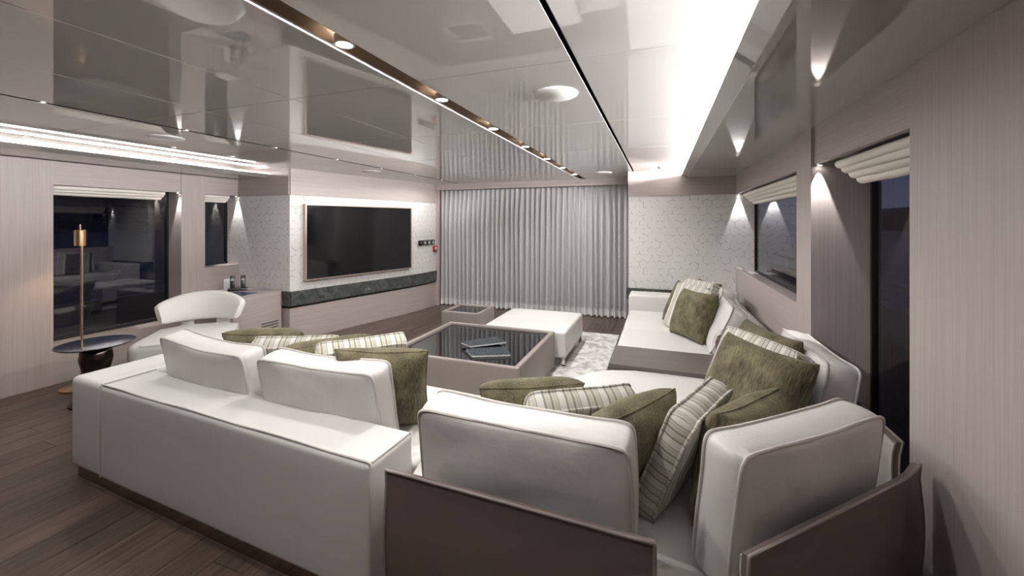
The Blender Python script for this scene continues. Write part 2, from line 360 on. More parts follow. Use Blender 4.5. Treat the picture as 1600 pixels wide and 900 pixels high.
def spot(parent,loc,power,angle,blend=.5,size=.02,col=(1,.985,.965),rot=(0,0,0)):
    l=bpy.data.lights.new('lamp_light','SPOT'); l.energy=power; l.spot_size=R(angle); l.spot_blend=blend; l.shadow_soft_size=size; l.color=col
    o=bpy.data.objects.new('lamp_light',l); COL.objects.link(o); o.location=loc; o.rotation_euler=rot; o.parent=parent; return o
CZ=2.04; VZ=1.73; SZ=1.94; YN=-3.2; XL=-4.93; XR=.815; YB=5.264; YR=3.57
# ------------------------------------------------------------------ floor
fl=struct(box('floor',-5.2,1.15,YN,6.42,-.06,-.012,'slot_dark'),'dark brown oak plank floor running fore and aft','floor')
x=-5.2; i=0
pm={}
while x<1.13:
    y=YN-rnd.uniform(0,1.6)
    while y<6.42:
        ln=rnd.choice((1.4,1.8,2.2)); a=max(y,YN); b_=min(y+ln,6.42); y+=ln
        if b_-a<.05: continue
        k=round(b_-a,2)
        if k not in pm:
            bm=bmesh.new(); addbox(bm,.0012,.1638,.001,k-.001,-.012,0,0); me=bpy.data.meshes.new('plank'); bm.to_mesh(me); bm.free(); me.materials.append(MATS['oak_floor']); pm[k]=me
        o=bpy.data.objects.new('plank',pm[k]); COL.objects.link(o); o.location=(x,a,0); o.parent=fl
    x+=.165
# ------------------------------------------------------------------ ceiling
ce=struct(box('ceiling',-5.25,1.2,YN,6.5,CZ+.075,CZ+.12,'slot_dark'),'glossy off-white lacquer ceiling of jointed panels','ceiling')
YJ=[YN,-2.5,-1.48,-.46,.56,1.58,2.60,3.60,4.60,5.95]
XJ=[(-5.2,-3.106),(-3.076,-2.45),(-2.45,-1.79),(-1.79,-1.121),(-1.031,-.327),(-.312,.84)]
for xa,xb in XJ:
    for ya,yb in zip(YJ,YJ[1:]):
        g=.0022; bm=bmesh.new(); addbox(bm,xa+g,xb-g,ya+g,yb-g,CZ,CZ+.03,.0012,1); from_bm('ceiling_panel',bm,'lacquer',ce,False)
for nm,xa,xb,mt in (('slot_channel',-1.123,-1.029,'slot_bronze'),('slot_channel',-3.108,-3.074,'slot_dark'),('slot_channel',-.329,-.310,'slot_dark')):
    bm=bmesh.new(); addbox(bm,xa,xa+.002,YN,5.93,CZ+.002,CZ+.07); addbox(bm,xb-.002,xb,YN,5.93,CZ+.002,CZ+.07); addbox(bm,xa,xb,YN,5.93,CZ+.065,CZ+.07)
    from_bm(nm,bm,mt,ce)
for xa in (-1.121,): box('slot_edge',xa,xa+.003,YN,5.93,CZ-.003,CZ+.01,'white_trim',ce)
# recessed spots in the two lit slots
k=0
for s,(xs,mt) in enumerate(((-1.076,'bronze'),(-3.091,'dark'))):
    for j in range(13):
        y=1.17-.70*6+.70*j
        if y>5.6 or y<.4: continue
        where='bronze ceiling slot above the coffee table' if s==0 else 'narrow dark ceiling slot near the television'
        num=('first','second','third','fourth','fifth','sixth','seventh','eighth')[round((5.37-y)/.70)]
        t=thing('recessed_spotlight','small recessed spotlight, '+num+' from the curtain in the '+where,'spotlight',(xs,y,CZ+.004),0,'spotlights in the '+('bronze slot' if s==0 else 'dark slot'))
        rr=.036 if s==0 else .0125
        lathe('trim_ring',[(rr,0),(rr,.03),(rr*.8,.03),(rr*.8,0),(rr,0)],'white_trim',t,20,cap=False)
        lathe('lens',[(rr*.78,.001),(rr*.78,.006)],'spot_lens',t,20)
        spot(t,(0,0,-.010),SPOT_W*(1.12 if s==0 else .72),174,.5,.03)
# ceiling speakers
for xs,ys,tx in ((-.49,1.965,'round white ceiling speaker nearest the cove light'),(-3.49,1.965,'round white ceiling speaker above the side window'),(-3.39,4.15,'round white ceiling speaker in front of the television'),(-.69,5.28,'round white ceiling speaker close to the curtain')):
    t=thing('ceiling_speaker',tx,'speaker',(xs,ys,CZ),0,'round ceiling speakers')
    lathe('grille',[(.107,-.006),(.104,-.008),(.0,-.008)][::-1]+[(.107,0)],'grille_white',t,48)
    lathe('rim',[(.107,-.001),(.112,-.004),(.112,0)],'white_trim',t,48)
t=thing('smoke_detector','small white domed smoke detector by the bright cove','detector',(.02,4.97,CZ))
lathe('base_ring',[(.05,0),(.05,-.012),(.042,-.014)],'white_plastic',t,32); lathe('dome',[(.04,-.013),(.036,-.024),(.022,-.032),(.0,-.035)],'white_plastic',t,32)
# cove soffits
def soffit(name,sgn,cx,y1,label):
    X=lambda q: cx+sgn*q
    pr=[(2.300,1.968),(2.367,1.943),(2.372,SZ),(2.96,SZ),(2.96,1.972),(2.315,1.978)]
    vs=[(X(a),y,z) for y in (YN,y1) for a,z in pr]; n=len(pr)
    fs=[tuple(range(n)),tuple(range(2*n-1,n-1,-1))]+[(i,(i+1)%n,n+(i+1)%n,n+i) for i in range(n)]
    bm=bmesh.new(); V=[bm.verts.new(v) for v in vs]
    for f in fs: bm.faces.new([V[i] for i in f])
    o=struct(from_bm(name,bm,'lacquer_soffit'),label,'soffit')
    box('cove_back',*sorted((X(2.955),X(2.985))),YN,y1,SZ,CZ,'white_trim',o)
    return o
s1=soffit('trim_1',1,-2.065,YB,'glossy lowered ceiling edge with light cove above the right windows')
s2=soffit('trim_2',-1,-2.065,YR,'glossy lowered ceiling edge with light cove above the left windows')
box('led_strip',.440,.448,-.4,YB-.03,1.985,2.018,'led_cool',s1)
box('led_strip',-4.60,-4.585,-.4,YR-.05,1.995,2.007,'led_soft',s2)
box('led_shield',-4.615,-4.548,-.4,YR-.05,2.010,2.014,'slot_bronze',s2); box('led_shield',-4.615,-4.56,-.4,YR-.05,1.986,1.990,'slot_bronze',s2)  # opaque blades added around the strip to keep its light off the cove ceiling
# ------------------------------------------------------------------ left wall
wl=struct(box('wall_left',-5.22,XL,YN,1.62,0,SZ,'veneer_vertical'),'pale greige wood veneer wall with two windows','wall')
box('pilaster',-5.2,XL+.004,1.623,1.923,0,SZ,'veneer_vertical',wl)
box('panel',-5.2,XL,1.923,2.919,0,.33,'veneer_horizontal',wl)
box('pilaster',-5.2,XL+.004,2.919,3.165,0,SZ,'veneer_vertical',wl)
box('panel',-5.2,XL,3.165,YR,0,.885,'veneer_horizontal',wl)
box('valance',XL-.04,XL,1.923,2.917,VZ,SZ,'veneer_horizontal',wl)
box('valance',XL-.04,XL,3.167,YR,VZ,SZ,'veneer_horizontal',wl)
box('recess_top',-5.2,XL-.04,1.923,YR,VZ+.03,SZ,'veneer_horizontal',wl)
def window(name,x,y0,y1,z0,z1,label,fr=.018,d=1):
    o=struct(box(name,x-.006,x+.006,y0,y1,z0,z1,'window_glass'),label,'window')
    bm=bmesh.new()
    for a in ((y0-.003,y0+fr,z0,z1),(y1-fr,y1+.003,z0,z1),(y0,y1,z0-.003,z0+fr),(y0,y1,z1-fr,z1+.003)): addbox(bm,x-.02,x+.02,*a)
    from_bm('window_frame',bm,'black_frame',o); return o
window('window_1',-5.16,1.925,2.917,.34,VZ+.025,'large left window showing dark hills and room reflections')
window('window_2',-5.16,3.167,YR-.003,.89,VZ+.025,'narrow left window beside the cabinet')
# return wall + media wall
wr=struct(wallbox('wall_return',-5.2,-4.09,YR,YR+.05,.59,VZ,'wallpaper'),'short return wall with line-patterned wallpaper beside the narrow window','wall')
A=(-4.09,3.575); path=[A,(-3.90,4.36)]
b0,b1,b2=Vector((-3.70,5.15)),Vector((-3.605,5.53)),Vector((-3.59,5.85))
for i in range(9):
    s=i/8; q=b0*(1-s)**2+2*b1*s*(1-s)+b2*s*s; path.append((q.x,q.y))
path.append((-3.587,6.05))
wt=struct(ribbon('wall_media',path,.586,VZ,.06,'wallpaper'),'angled media wall in off-white wallpaper with broken line pattern','wall')
full=[(-4.93,YR-.003),(-4.09,YR-.003)]
ribbon('valance',path,VZ,CZ,.07,'veneer_horizontal',wt,fn=lambda a,b:.012)
box('valance',-4.93,-4.094,YR-.014,YR+.05,VZ,CZ,'veneer_horizontal',wr)
ribbon('stone_ledge',path,.42,.588,.09,'stone_green',wt,fn=lambda a,b:.022)
box('stone_ledge',-4.93,-4.078,YR-.022,YR+.05,.42,.588,'stone_green',wr)
ribbon('shadow_gap',path,.385,.42,.06,'slot_dark',wt,fn=lambda a,b:-.008)
box('shadow_gap',-4.93,-4.094,YR+.004,YR+.05,.385,.42,'slot_dark',wr)
cut=9
ribbon('panel',path[:cut],0,.388,.06,'veneer_horizontal',wt); ribbon('panel',path[cut-1:],0,.388,.06,'veneer_horizontal',wt)
box('panel',-4.93,-4.09,YR,YR+.05,0,.388,'veneer_horizontal',wr)
struct(box('trim_3',-3.64,-3.535,6.02,6.07,0,CZ,'veneer_vertical'),'slim veneer post between media wall and curtain','trim')
# ------------------------------------------------------------------ far side
wf=struct(wallbox('wall_far',-.376,1.06,YB,YB+.08,.586,VZ,'wallpaper'),'far right wall in off-white wallpaper with broken line pattern','wall')
box('valance',-.381,.83,YB-.014,YB+.08,VZ,CZ,'veneer_horizontal',wf)
box('stone_ledge',-.40,1.06,YB-.022,YB+.08,.42,.588,'stone_green',wf)
box('panel',-.376,1.06,YB,YB+.08,0,.42,'veneer_vertical',wf)
box('side_panel',-.376,-.33,YB+.08,6.42,0,CZ,'veneer_vertical',wf)
pe=struct(box('trim_4',-3.60,-.372,5.95,5.985,1.945,CZ+.02,'veneer_horizontal'),'wood veneer pelmet over the sheer curtain','pelmet')
ws=struct(box('wall_stern',-3.68,-3.60,6.07,6.42,0,CZ,'veneer_vertical'),'veneer side of the curtain recess','wall')
dr=struct(box('door_1',-3.60,-.33,6.362,6.372,.05,1.98,'window_glass'),'glazed sliding doors behind the sheer curtain','door')
bm=bmesh.new()
for q in (-3.6,-2.55,-1.98,-1.40,-.40): addbox(bm,q,q+.07,6.34,6.39,0,2.0)
addbox(bm,-3.6,-.33,6.34,6.39,0,.06); addbox(bm,-3.6,-.33,6.34,6.39,1.96,CZ+.03); addbox(bm,-1.33,-.4,6.32,6.34,.84,.87)
from_bm('door_frame',bm,'dark_bronze',dr)
wn=struct(box('wall_near',-5.2,1.15,YN-.06,YN,0,CZ+.08,'veneer_vertical'),'veneer wall at the forward end of the saloon','wall')
# ------------------------------------------------------------------ right wall
wrr=struct(box('wall_right',.80,1.12,YN,1.769,0,SZ,'veneer_vertical'),'pale greige wood veneer wall with windows beside the sofa','wall')
box('pilaster',.80,1.12,2.737,2.995,0,SZ,'veneer_vertical',wrr)
box('panel',XR,XR+.035,2.995,YB,0,.888,'veneer_horizontal',wrr)
box('sill',XR+.035,1.05,2.995,YB,.80,.842,'veneer_horizontal',wrr)
box('valance',XR,XR+.03,2.995,YB,VZ,SZ,'veneer_horizontal',wrr); box('valance',XR,XR+.03,1.769,2.737,VZ,SZ,'veneer_horizontal',wrr)
box('recess_top',XR+.03,1.12,1.769,YB,VZ+.03,SZ,'veneer_horizontal',wrr)
box('outer_wall',1.03,1.08,2.995,YB,0,.80,'veneer_horizontal',wrr)
window('window_3',1.02,2.996,YB-.002,.842,VZ+.025,'long right window above the wall sofa')
window('window_4',1.09,1.771,2.735,.02,VZ+.025,'tall right window looking onto the dark side deck')
# reveal downlights
for (xx,yy,zz,tx) in ((.842,YB-.024,1.724,'tiny downlight at the far end of the long right window'),(.836,2.737-.022,1.722,'tiny downlight beside the tall right window'),
                   (-4.952,2.919-.022,1.724,'tiny downlight at the far end of the large left window'),(-4.952,YR-.024,1.724,'tiny downlight above the narrow left window')):
    t=thing('reveal_downlight',tx,'spotlight',(xx,yy,zz),0,'downlights in the window reveals')
    lathe('trim_ring',[(.016,-.002),(.016,.008),(.012,.008),(.012,-.002),(.016,-.002)],'chrome',t,16,cap=False); lathe('lens',[(.0115,.002),(.0115,.006)],'spot_lens',t,16)
    spot(t,(0,0,-.004),REVEAL_W,40,.3,.006,(1,.98,.98),(R(5),0,0))
# roman blinds
def blind(xs,dx,y0,y1,z0,label,nf=4,dz=.03):
    t=thing('roman_blind',label,'blind',(xs,(y0+y1)/2,z0),0,'folded roman blinds'); Lh=(y1-y0)/2
    for i in range(nf):
        vs=[];fs=[];N=26;K=12
        for a in range(N+1):
            y=-Lh+2*Lh*a/N; cxx=dx*(.02+.033*i); cz=-.012-dz*i
            for j in range(K):
                th=2*math.pi*j/K; q=noise.noise(Vector((y*4,i*3.1,xs)))*.006
                ex=.030 if i else .022; ez=.021
                px=ex*math.cos(th); pz=ez*math.sin(th)*(1.25 if math.sin(th)<0 else .8)
                vs.append((cxx+px+q,y,cz+pz+q*.8))
        for a in range(N):
            for j in range(K): fs.append((a*K+j,a*K+(j+1)%K,(a+1)*K+(j+1)%K,(a+1)*K+j))
        fs.append(tuple(range(K))[::-1]); fs.append(tuple(N*K+j for j in range(K)))
        raw('fold',vs,fs,'blind_cream',t,True)
blind(.868,1,3.03,5.16,VZ,'cream roman blind folded above the long right window')
blind(.868,1,1.80,2.60,VZ-.005,'cream roman blind folded above the tall right window',4,.028)
blind(-4.985,-1,1.95,2.80,VZ,'cream roman blind folded above the large left window',3,.024)
blind(-4.985,-1,3.19,3.49,VZ,'short cream roman blind folded above the narrow left window',3,.024)
# ------------------------------------------------------------------ sheer curtain
t=thing('sheer_curtain','white sheer pleated curtain hanging across the far glazed doors','curtain',(-1.98,6.12,0))
x0,x1=-1.56,1.575; NF=37; per=NF*12; fold=[rnd.uniform(.6,1.35) for _ in range(NF+1)]; ph=[rnd.uniform(-.35,.35) for _ in range(NF+1)]
def cur(s,z):
    q=s*NF; i=min(int(q),NF-1); f=q-i; am=fold[i]*(1-f)+fold[i+1]*f; p=ph[i]*(1-f)+ph[i+1]*f
    hz=max(0,min(1,(1.96-z)/.5)); a=.018+.034*hz*am
    w=math.sin(2*math.pi*(q)+p*hz); w=math.copysign(abs(w)**.75,w)
    return (x0+(x1-x0)*s+.010*math.sin(q*1.7+z*.8)*hz, -a*w+.012*math.sin(q*.53+z)*hz, z)
def sheet(name,z0,z1,nz,mat,off=0):
    vs=[];fs=[]
    for j in range(nz+1):
        z=z0+(z1-z0)*j/nz
        for i in range(per+1):
            c=cur(i/per,z); vs.append((c[0],c[1]+off,z))
    for j in range(nz):
        for i in range(per): a=j*(per+1)+i; fs.append((a,a+1,a+per+2,a+per+1))
    return raw(name,vs,fs,mat,t,True)
sheet('drape',.015,1.985,14,'sheer'); sheet('hem',.012,.11,2,'sheer_hem',-.0025)
box('curtain_rail',x0,x1,-.015,.015,1.986,2.0,'white_trim',t)
# ------------------------------------------------------------------ sofas
# left sofa seen from behind
t=thing('sofa','long white leather sofa with low block back seen from behind','sofa',(-3.05,1.257,0),R(-2.6))
Ln=2.095
softbox('arm',0,.30,0,1.06,.065,.555,.028,'leather_white',t,.004,6)
softbox('backrest',.302,Ln,-.002,.255,.065,.55,.026,'leather_white',t,.004,10)
softbox('seat_cushion',.305,1.19,.256,.99,.27,.405,.035,'leather_white',t,.012,8); softbox('seat_cushion',1.195,Ln-.004,.256,.985,.27,.405,.035,'leather_white',t,.012,8)
softbox('seat_base',.30,Ln,.256,.96,.07,.275,.02,'leather_white',t,0,4)
box('plinth',.025,Ln-.02,.022,.93,0,.068,'bronze_mirror',t)
zz=.55
tube('piping',[(.304,.004,.07),(.304,.003,.3),(.304,.004,.545),(.304,.012,.553)]+[(.32+(Ln-.34)*i/10,.010,.5515+.0025*math.sin(i*1.9)) for i in range(11)]+[(Ln-.009,.012,.545),(Ln-.005,.008,.3),(Ln-.005,.008,.07)],.0045,'piping_taupe',t)
tube('piping',[(Ln-.01,.02,.546),(Ln-.01,.24,.546),(Ln-.006,.25,.3)],.004,'piping_taupe',t)
tube('piping',[(.302,.02,.5535),(.302,.25,.5535)],.003,'piping_taupe',t)
# corner unit
def smooth_poly(pts,it=2,keep=()):
    for _ in range(it):
        o=[]
        for i in range(len(pts)):
            a,b_=pts[i],pts[(i+1)%len(pts)]
            o+= [(a[0]*.8+b_[0]*.2,a[1]*.8+b_[1]*.2),(a[0]*.2+b_[0]*.8,a[1]*.2+b_[1]*.8)]
        pts=o
    return pts
cor=[(-.945,1.105),(.03,1.095),(.20,1.165),(.785,1.745),(.785,2.852),(-.335,2.852),(-.48,2.63),(-.74,2.28),(-.945,2.17)]
t=thing('corner_sofa','white leather corner sofa with brown leather outer shells in the foreground','sofa',(0,1.9,0))
loc=lambda ps,s=1,c=(0,1.9):[((p[0]-c[0]),(p[1]-c[1])) for p in ps]
def inset(ps,k):
    cx=sum(p[0] for p in ps)/len(ps); cy=sum(p[1] for p in ps)/len(ps); return [(cx+(p[0]-cx)*k,cy+(p[1]-cy)*k) for p in ps]
sp=smooth_poly(loc(cor),2)
prism('seat_cushion',sp,.285,.405,'leather_white',t,.02,4,True)
prism('seat_base',inset(sp,.975),.06,.285,'leather_white',t,.012,2,True)
prism('plinth',inset(sp,.93),0,.062,'bronze_mirror',t)
tube('piping',[(x,y,.392) for x,y in inset(sp,.998)],.004,'piping_taupe',t,True)
def shell(p0,p1,ztop,n=14,bulge=.03,z0=.07,flip=1,curl=0):
    c=(0,1.9)
    P0=Vector((p0[0],p0[1]-1.9)); P1=Vector((p1[0],p1[1]-1.9)); D=P1-P0; N=Vector((D.y,-D.x)).normalized()
    path=[tuple(P0+D*i/n+N*(-curl*(max(0,(i/n-.78)/.22))**2)) for i in range(n+1)]
    def fn(a,b): return bulge*math.sin(math.pi*min(1,b*.95))**.8-.045*(1-b)**3+.012*max(0,(b-.9)/.1)
    o=ribbon('shell',path,z0,ztop,.018,'leather_taupe',t,12,fn)
    # edge welt + inner lining are sub-parts
    M=len(path)
    top=[tuple(o.data.vertices[12*M+i].co+Vector((0,0,.002))) for i in range(M)]
    s0=[tuple(o.data.vertices[j*M].co) for j in range(13)]; s1=[tuple(o.data.vertices[j*M+M-1].co) for j in range(13)]
    tube('welt',s0+top+s1[::-1],.0045,'leather_greige',o)
    ribbon('lining',[tuple(Vector(q)-N*.0185) for q in path],z0+.1,ztop-.008,.004,'leather_inner',o,12,lambda a,b:fn(a,.18+b*.8))
    return o
shell((-.80,1.065),(-.012,1.045),.63)
shell((.178,1.072),(.772,1.648),.632,curl=.02)
shell((.783,1.80),(.783,2.80),.63,bulge=.004)
# wood side table between the seats
t=thing('side_table','low dark wood side table set between white sofa seats','table',(.22,3.075,0))
box('table_top',-.557,.56,-.222,.222,.365,.43,'veneer_dark',t,.002,1); box('table_base',-.54,.55,-.21,.21,0,.363,'veneer_dark',t)
# wall sofa
t=thing('leather_sofa','white leather sofa along the right wall near the curtain','sofa',(.22,4.25,0))
softbox('seat_cushion',-.555,.33,-.945,-.308,.265,.405,.035,'leather_white',t,.012,8); softbox('seat_cushion',-.555,.33,-.304,.575,.265,.405,.035,'leather_white',t,.012,8)
softbox('seat_base',-.54,.36,-.945,.58,.07,.27,.02,'leather_white',t,0,4)
softbox('backrest',.345,.578,-.945,.90,.07,.565,.03,'leather_white',t,.004,8)
softbox('arm',-.565,.342,.58,.90,.07,.572,.026,'leather_white',t,.004,8)
tube('piping',[(-.545,.588,.08),(-.545,.586,.55),(-.53,.588,.562),(.33,.588,.564)],.004,'piping_taupe',t)
tube('piping',[(-.549,-.94,.388),(-.552,-.6,.388),(-.549,-.31,.388)],.004,'piping_taupe',t); tube('piping',[(-.549,-.30,.388),(-.552,.1,.388),(-.549,.57,.388)],.004,'piping_taupe',t)
box('plinth',-.50,.55,-.92,.87,0,.068,'bronze_mirror',t)
# ------------------------------------------------------------------ cushions
def cushion_mesh(w,h,t,bulge,kind,seed,n=18,sag=0):
    U=[math.sin(math.pi/2*(-1+2*i/n)) for i in range(n+1)]; vs=[];fs=[]
    def shp(u,v):
        m=max(abs(u),abs(v))
        k=1 if m<1e-6 else m/((abs(u)**14+abs(v)**14)**(1/14))
        k=(1-(1-k)*m**4) if kind=='box' else 1
        return u*k,v*k
    rg=random.Random(seed); so=Vector((rg.uniform(0,50),rg.uniform(0,50),rg.uniform(0,50)))
    def pos(u,v,sd):
        a,b=shp(u,v)
        x=w/2*a; z=h/2*(b+1)
        if kind=='box':
            y=t/2+bulge*(max(0,1-a*a)*max(0,1-b*b))**.4
        else:
            y=.004+(t/2+bulge*.6)*((max(0,1-abs(a)**3.2))*(max(0,1-abs(b)**3.2)))**.42
            x*=1-.07*max(0,1-b*b)*abs(a)**4; z=h/2+(z-h/2)*(1-.07*max(0,1-a*a)*abs(b)**4)
        e=max(0,1-max(abs(a),abs(b))**6)
        y+=.014*noise.noise(Vector((x*7,z*7,sd*3.))+so)*e+.004*noise.noise(Vector((x*22,z*16,sd*5.))+so)*e
        z-=sag*(1-a*a)*((b+1)/2)**2
        z+=.006*noise.noise(Vector((x*5,sd*.4,z*5))+so); x+=.005*noise.noise(Vector((x*4,z*6,2+sd*.3))+so)
        return Vector((x,sd*y,z))
    idx={}
    for sd in (1,-1):
        for i in range(n+1):
            for j in range(n+1): idx[sd,i,j]=len(vs); vs.append(pos(U[i],U[j],sd))
        for i in range(n):
            for j in range(n):
                q=(idx[sd,i,j],idx[sd,i+1,j],idx[sd,i+1,j+1],idx[sd,i,j+1]); fs.append(q if sd<0 else q[::-1])
    loop=[(i,0) for i in range(n)]+[(n,j) for j in range(n)]+[(i,n) for i in range(n,0,-1)]+[(0,j) for j in range(n,0,-1)]
    F=[idx[1,i,j] for i,j in loop]; B=[idx[-1,i,j] for i,j in loop]
    K=4 if kind=='box' else 1; rings=[F]
    c=Vector((0,0,h/2))
    for k in range(1,K):
        s=k/K; ring=[]
        for a,b in zip(F,B):
            p=vs[a].lerp(vs[b],s); d=Vector((p.x,0,p.z))-c; d.normalize(); p=p+d*(.010*math.sin(math.pi*s)); ring.append(len(vs)); vs.append(p)
        rings.append(ring)
    rings.append(B); m=len(loop)
    for Ra,Rb in zip(rings,rings[1:]):
        for q in range(m): fs.append((Ra[q],Ra[(q+1)%m],Rb[(q+1)%m],Rb[q]))
    pf=[vs[a] for a in F]; pb=[vs[a] for a in B]
    return vs,fs,pf,pb
def cushion(name,label,cat,pose,kind,mat,pip,group,seed,bulge=.03,sag=0):
    x,y,z0,a,lean,roll,w,h,t=pose
    vs,fs,pf,pb=cushion_mesh(w,h,t,bulge,kind,seed,sag=sag)
    r=thing(name,label,cat,(x,y,z0),0,group)
    Mx=Matrix.Rotation(R(a-90),3,'Z')@Matrix.Rotation(R(lean),3,'X')@Matrix.Rotation(R(roll),3,'Y')
    r.rotation_euler=Mx.to_euler()
    bm=bmesh.new(); V=[bm.verts.new(v) for v in vs]
    for f in fs:
        try: bm.faces.new([V[i] for i in f])
        except ValueError: pass
    from_bm('cover',bm,mat,r,True,70)
    grow=lambda ps,k,dy:[Vector((p.x*(1+k),p.y+dy,h/2+(p.z-h/2)*(1+k))) for p in ps]
    if kind=='box':
        for ps in (pf,pb): tube('piping',grow(ps,.005,0),.0056,pip,r,True,6)
    else:
        tube('piping',[(p+q)/2 for p,q in zip(grow(pf,.003,0),grow(pb,.003,0))],.0038,pip,r,True,6)
    return r
GW='white leather back cushions'; GO='olive chenille throw pillows'; GS='striped linen throw pillows'
def W(pose,label,seed,bulge=.024,sag=.012): return cushion('back_cushion',label,'cushion',pose,'box','leather_cushion','piping_taupe',GW,seed,bulge,sag)
def O(pose,label,seed,bulge=.05): return cushion('throw_pillow',label,'pillow',pose,'knife','chenille_olive','chenille_olive',GO,seed,bulge)
def S(pose,label,seed,bulge=.022): return cushion('throw_pillow',label,'pillow',pose,'box','linen_striped','linen_striped',GS,seed,bulge)
W([-2.25,1.535,.409,86.5,10.8,2.0,.68,.375,.11],'white back cushion nearest the round bronze table',1,.024,.03)
W([-1.455,1.505,.407,90.7,10,-.5,.66,.375,.11],'white back cushion at the open end of the long sofa',2,.024,.02)
W([-.401,1.222,.407,87.8,7,-.3,.665,.41,.11],'large white back cushion in the foreground behind the brown leather shell',3)
W([.361,1.455,.407,133.9,5.4,1.5,.66,.40,.11],'large white back cushion set diagonally at the foreground corner',4)
W([.662,2.398,.407,180.6,9,1.0,.66,.39,.11],'white back cushion against the right wall by the tall window',5)
W([.40,3.62,.407,178.8,24,1.1,.66,.38,.11],'white back cushion on the wall sofa beside the wood table',6)
W([.49,4.46,.407,180.9,15,.9,.66,.38,.11],'white back cushion at the curtain end of the wall sofa',7)
def topline(L_,R_,zt,h=.42,w=None,t=.12,zb=.41):
    """pose of a pillow from its two top corners in the photograph and their height"""
    def bp(u,v):
        dx=(u-800)/633; d=(dx*math.cos(TH)-math.sin(TH),dx*math.sin(TH)+math.cos(TH),-(v-348)/633); s=(zt-CH)/d[2]; return Vector((d[0]*s,d[1]*s))
    a,b=bp(*L_),bp(*R_); D=(b-a); ang=math.degrees(math.atan2(D.x,-D.y)); lean=math.degrees(math.acos(min(1,(zt-zb)/h)))
    nrm=Vector((math.cos(R(ang)),math.sin(R(ang)))); c=(a+b)/2+nrm*h*math.sin(R(lean))
    return [c.x,c.y,zb,ang,lean,0,(w or D.length+.02),h,t]
O(topline((350,521),(469,520),.735,.41),'olive pillow farthest along the long sofa, nearest the armchair',11)
S(topline((394,537),(524,533),.735,.41,t=.075),'striped pillow leaning on the farther olive pillows of the long sofa',12)
O(topline((445,546),(574,524),.745,.41),'olive pillow between the two striped pillows on the long sofa',13)
S(topline((499,546),(632,527),.755,.41,t=.075),'striped pillow directly behind the olive pillow at the sofa end',14)
O([-1.29,1.70,.41,113,22,2,.42,.43,.12],'olive pillow at the open end of the long sofa, back fully visible',15)
O(topline((754,606),(909,599),.755,.42),'olive pillow lying behind the large foreground cushion',16)
S(topline((832,631),(991,615),.765,.42,t=.08),'striped pillow between two olive pillows behind the foreground cushion',17)
O(topline((948,661),(1052,609),.79,.43),'olive pillow leaning beside the gap between the leather shells',18)
S([.014,1.627,.405,156.6,20.7,.9,.42,.40,.075],'striped pillow standing edge-on in the gap between the leather shells',19)
O([.226,1.585,.405,145.8,8.6,3.5,.45,.40,.10],'olive pillow tucked against the diagonal foreground cushion',20)
O([.30,2.06,.41,212,25,0,.50,.46,.12],'large olive pillow facing the room against the right wall cushion',21)
S([.345,2.30,.41,207,24,0,.50,.43,.07],'striped pillow behind the large olive pillow on the right',22)
O([.43,2.47,.41,200,18,0,.46,.44,.10],'olive pillow at the back behind the striped pillow on the right',23)
O([.197,3.782,.41,210,22,2,.45,.42,.12],'olive pillow in front on the wall sofa, facing the room',24)
S([.179,3.99,.41,214,22,-2,.46,.43,.07],'striped pillow just behind the front olive pillow of the wall sofa',25)
O([.145,4.20,.41,214,24,-2,.46,.43,.09],'olive pillow between striped pillows on the wall sofa',26)
S([.25,4.36,.41,210,22,0,.45,.43,.07],'striped pillow second from last on the wall sofa',27)
O([.34,4.47,.41,200,20,2,.44,.42,.09],'rearmost olive pillow on the wall sofa near the curtain',28)
# ------------------------------------------------------------------ tables, ottoman, rug
rug=tag(softbox('rug',-1.93,-.475,2.32,5.15,.0005,.016,.007,'rug_silk',None,0,10),'pale silvery silk rug under the coffee table and ottoman','rug')
def leather_table(name,label,x0,x1,y0,y1,h,loc):
    t=thing(name,label,'table',loc,0); a,b=(x1-x0)/2,(y1-y0)/2; k=.045; z0=.02
    def side(q): 
        bm=bmesh.new(); addbox(bm,*q,z0,h,.012,3); from_bm('side_panel',bm,'leather_greige',t,True,40)
    side((-a,a,-b,-b+k)); side((-a,a,b-k,b)); side((-a,-a+k,-b+k+.001,b-k-.001)); side((a-k,a,-b+k+.001,b-k-.001))
    box('glass_top',-a+k+.001,a-k-.001,-b+k+.001,b-k-.001,h-.04,h-.022,'black_glass',t); box('base',-a+.04,a-.04,-b+.04,b-.04,0,.05,'dark_bronze',t)
    return t
leather_table('coffee_table','large square coffee table in greige leather with black glass top',-2.07,-.945,2.71,3.77,.352,(-1.5075,3.24,.016))
leather_table('small_table','small greige leather table with black glass top near the curtain',-2.45,-1.965,4.24,4.72,.352,(-2.2075,4.48,0))
t=thing('ottoman','square white leather ottoman on chrome frame behind the coffee table','ottoman',(-1.2875,4.285,.016))
softbox('upholstery',-.433,.433,-.455,.455,.075,.325,.022,'leather_white',t,.016,10)
for sx_ in (-.42,.39):
    bm=bmesh.new()
    for sy_ in (-.445,.43): addbox(bm,sx_,sx_+.03,sy_,sy_+.015,.0,.078)
    addbox(bm,sx_,sx_+.03,-.445,.445,0,.012)
    from_bm('sled_leg',bm,'chrome',t)
tube('piping',[(-.425,-.448,.317),(.425,-.448,.317),(.425,.448,.317),(-.425,.448,.317)],.004,'leather_white',t,True)
